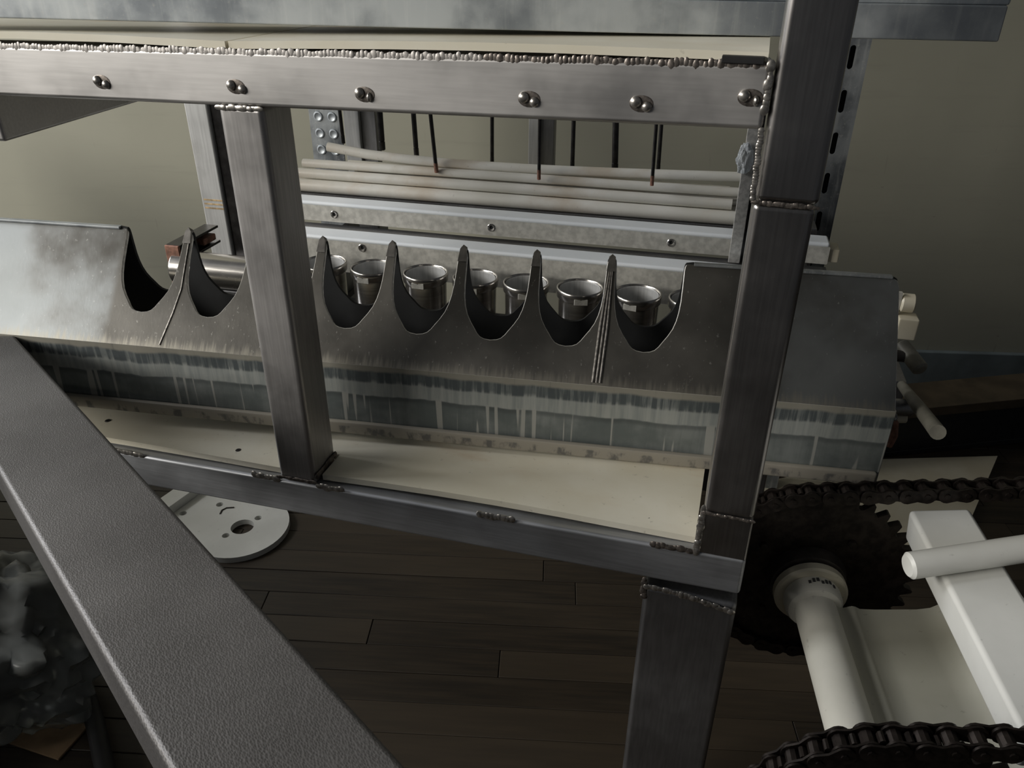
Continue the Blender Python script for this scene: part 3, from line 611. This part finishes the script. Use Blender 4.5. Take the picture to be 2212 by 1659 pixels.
# tray: a sheet that leaves the sleeve in a soft cove, runs flat and rises into the slat
prof = [(.016, .006), (.020, .0015), (.024, -.0005), (.028, .0008), (.031, .0016), (.034, .0008), (.038, -.002), (.05, -.0028), (.085, -.0028), (.096, -.001), (.104, .004), (.110, .012)]
bm = bmesh.new(); n = 10; g = []
for j in range(n+1):
    yy = -.0455 - (.180)*j/n; lipz = .0022*max(0, 1-j/.9)
    g.append([[bm.verts.new((x, yy+.13, z+.018+lipz)) for x, z in prof], [bm.verts.new((x, yy+.13, z+.018-.005)) for x, z in prof]])
m = len(prof)
for j in range(n):
    A0, B0 = g[j], g[j+1]
    for i in range(m-1):
        bm.faces.new((A0[0][i], A0[0][i+1], B0[0][i+1], B0[0][i])); bm.faces.new((A0[1][i+1], A0[1][i], B0[1][i], B0[1][i+1]))
    bm.faces.new((A0[0][0], B0[0][0], B0[1][0], A0[1][0])); bm.faces.new((A0[0][-1], A0[1][-1], B0[1][-1], B0[0][-1]))
for A0 in (g[0], g[-1]):
    for i in range(m-1): bm.faces.new((A0[0][i], A0[1][i], A0[1][i+1], A0[0][i+1]))
cpart('tray', bm, M['traygrey'], smooth=50)
# slats across the chains
def slat(x0, x1, y0, y1, label, mat, z=.086, th=.032, r=.004):
    cxs, cys = (x0+x1)/2, (y0+y1)/2
    return tag(obj('conveyor_slat', box(x0-cxs, x1-cxs, y0-cys, y1-cys, -th, 0, r, 3), M[mat], None, CV(cxs, cys, z), rot=CE), label, 'slat', 'slats across the conveyor')
slat(.0785, .1275, -.238, -.0145, 'wide white plastic conveyor slat nearest the sprocket, a rod lying on it', 'white')
slat(.1295, .180, -.238, -.112, 'white plastic conveyor slat at the right picture edge', 'white')
A = CV(.0515, -.098, .0970); B = CV(.20, -.070, .0985)
tag(obj('plastic_rod', rod((0, 0, 0), B-A, .0105, 24, .0022), M['white'], None, A), 'white plastic rod lying across the conveyor slats', 'rod')

# ------------------------------------------------------------------ fittings at the trough end
def yplane(px, py, Y): return onp(px, py, (0, Y, 0), (0, 1, 0))
th_ = thing('t_handle', 'small dull t handle sticking out past the trough end', 'handle', yplane(1936, 765, .715))
a_, b_ = yplane(1946, 744, .715), yplane(1990, 800, .685); c_ = (a_+b_)/2; o0 = Vector(th_.location)
obj('stem', rod((-.045, 0, 0), c_-o0, .0055, 14), M['hub'], th_); obj('grip', rod(a_-o0, b_-o0, .0072, 16, .002), M['ivory_dull'] if 'ivory_dull' in M else M['leg'], th_)
th2 = thing('lever_handle', 'long thin lever pointing forward below the t handle', 'handle', yplane(1936, 885, .70)); o0 = Vector(th2.location)
a_, b_ = yplane(1948, 832, .74), yplane(2026, 934, .575)
obj('lever_rod', tube([a_-o0, (a_+b_)/2-o0, b_-o0], [.0045, .0058, .0062], 16), M['ivory_dull'] if 'ivory_dull' in M else M['leg'], th2)
obj('lever_boss', rod((-.05, 0, .0), yplane(1962, 880, .70)-o0+Vector((.004, 0, 0)), .0085, 12), M['leg'], th2)
obj('lever_clamp', rod((-.05, 0, -.014), yplane(1958, 902, .70)-o0, .0055, 12), M['cream'], th2)
tg = thing('hook_latch', 'brown curved hook latch hanging from the trough end', 'hook', yplane(1925, 905, .66)); o0 = Vector(tg.location)
obj('hook_arm', tube([yplane(1920, 900, .66)-o0, yplane(1932, 915, .66)-o0, yplane(1930, 940, .66)-o0, yplane(1918, 962, .66)-o0], .004, 10), M['rust'], tg)
obj('hook_stem', rod((-.03, 0, .004), (.004, 0, .002), .004, 10), M['leg'], tg)

# ------------------------------------------------------------------ things on the floor at the back right
A, B = onz(1915, 988, .0), onz(2160, 962, .0)
ang = math.atan2(B.y-A.y, B.x-A.x)
bx = thing('wooden_box', 'dark brown wooden box standing on the floor by the back wall', 'box', (A.x, A.y, 0), ang)
obj('box_front', box(-.25, .75, 0, .018, .012, .088, .001, 1), M['black'], bx)
obj('box_side', box(-.25, -.232, .018, .08, .012, .088, .001, 1), M['darkwood'], bx)
obj('box_side', box(.732, .75, .018, .08, .012, .088, .001, 1), M['darkwood'], bx)
obj('box_lid', box(-.255, .755, -.006, .085, .0881, .108, .002, 2), M['darkwood'], bx)
obj('box_base', box(-.25, .75, 0, .08, 0, .0118, .001, 1), M['black'], bx)
pts = [onz(x, y, .012) for x, y in ((1600, 1050), (1880, 1215), (2085, 1150), (2155, 985), (1900, 992))]
cen = sum(pts, Vector())/5
tag(obj('cream_board', plate([[(p.x-cen.x, p.y-cen.y) for p in pts]], .012, Matrix.Translation((0, 0, .0062))), M['cream'], None, (cen.x, cen.y, 0)), 'cream plastic board lying on the floor behind the sprocket', 'board')

# ------------------------------------------------------------------ crumpled bag and hose at the lower left
t = NT('clear_film', 0, .22); t.b.inputs['Transmission Weight'].default_value = .55; t.b.inputs['IOR'].default_value = 1.2; t.col((.55, .56, .55)); M['film'] = t.m; t.col((.25, .26, .25))
from mathutils import noise as mn
def bag(cen, sx, sy, sz, seed, mat):
    bm = bmesh.new(); bmesh.ops.create_icosphere(bm, subdivisions=5, radius=1)
    for v in bm.verts:
        p = v.co.copy(); k = 1 + .30*mn.noise(p*2.1+Vector((seed, 0, 0))) + .22*abs(mn.noise(p*4.5+Vector((0, seed, 0)))) + .10*abs(mn.noise(p*9+Vector((0, 0, seed))))
        v.co = Vector((p.x*sx*k, p.y*sy*k, max(-sz*.98, p.z*sz*k)))
    return bm
c_ = onz(60, 1420, .10)
tag(obj('plastic_bag', bag(None, .13, .10, .10, 3.1, None), M['film'], None, (c_.x-.06, c_.y+.0, .099), smooth=60), 'crumpled clear plastic bag at the lower left corner', 'bag')
c_ = onz(95, 1520, .0)
hp = [onz(x, y, .012) for x, y in ((120, 1290), (165, 1430), (205, 1560), (235, 1700), (250, 1850))]
tag(obj('black_hose', tube([p-hp[0] for p in hp], .011, 12), M['black'], None, hp[0]), 'black hose on the floor between the bag and the brace', 'hose')
A, B = onz(40, 1515, .004), onz(150, 1550, .004)
tag(obj('cardboard_scrap', box(0, .11, -.05, 0, 0, .003, .0005, 1), M['cardb'] if 'cardb' in M else M['darkwood'], None, (A.x, A.y, 0), math.atan2(B.y-A.y, B.x-A.x)), 'scrap of brown card on the floor by the bag', 'card')
c_ = MA.onv(1607, 345, .09)
bm = bag(None, .008, .005, .016, 5.3, None)
t = NT('pale_film', 0, .15); t.b.inputs['Transmission Weight'].default_value = .5; t.b.inputs['IOR'].default_value = 1.25; t.col((.75, .78, .80))
tag(obj('film_scrap', bm, t.m, None, MA(c_.x+.001, .0905, c_.z), smooth=60), 'scrap of clear film caught on the chrome strap beside the corner post', 'film')
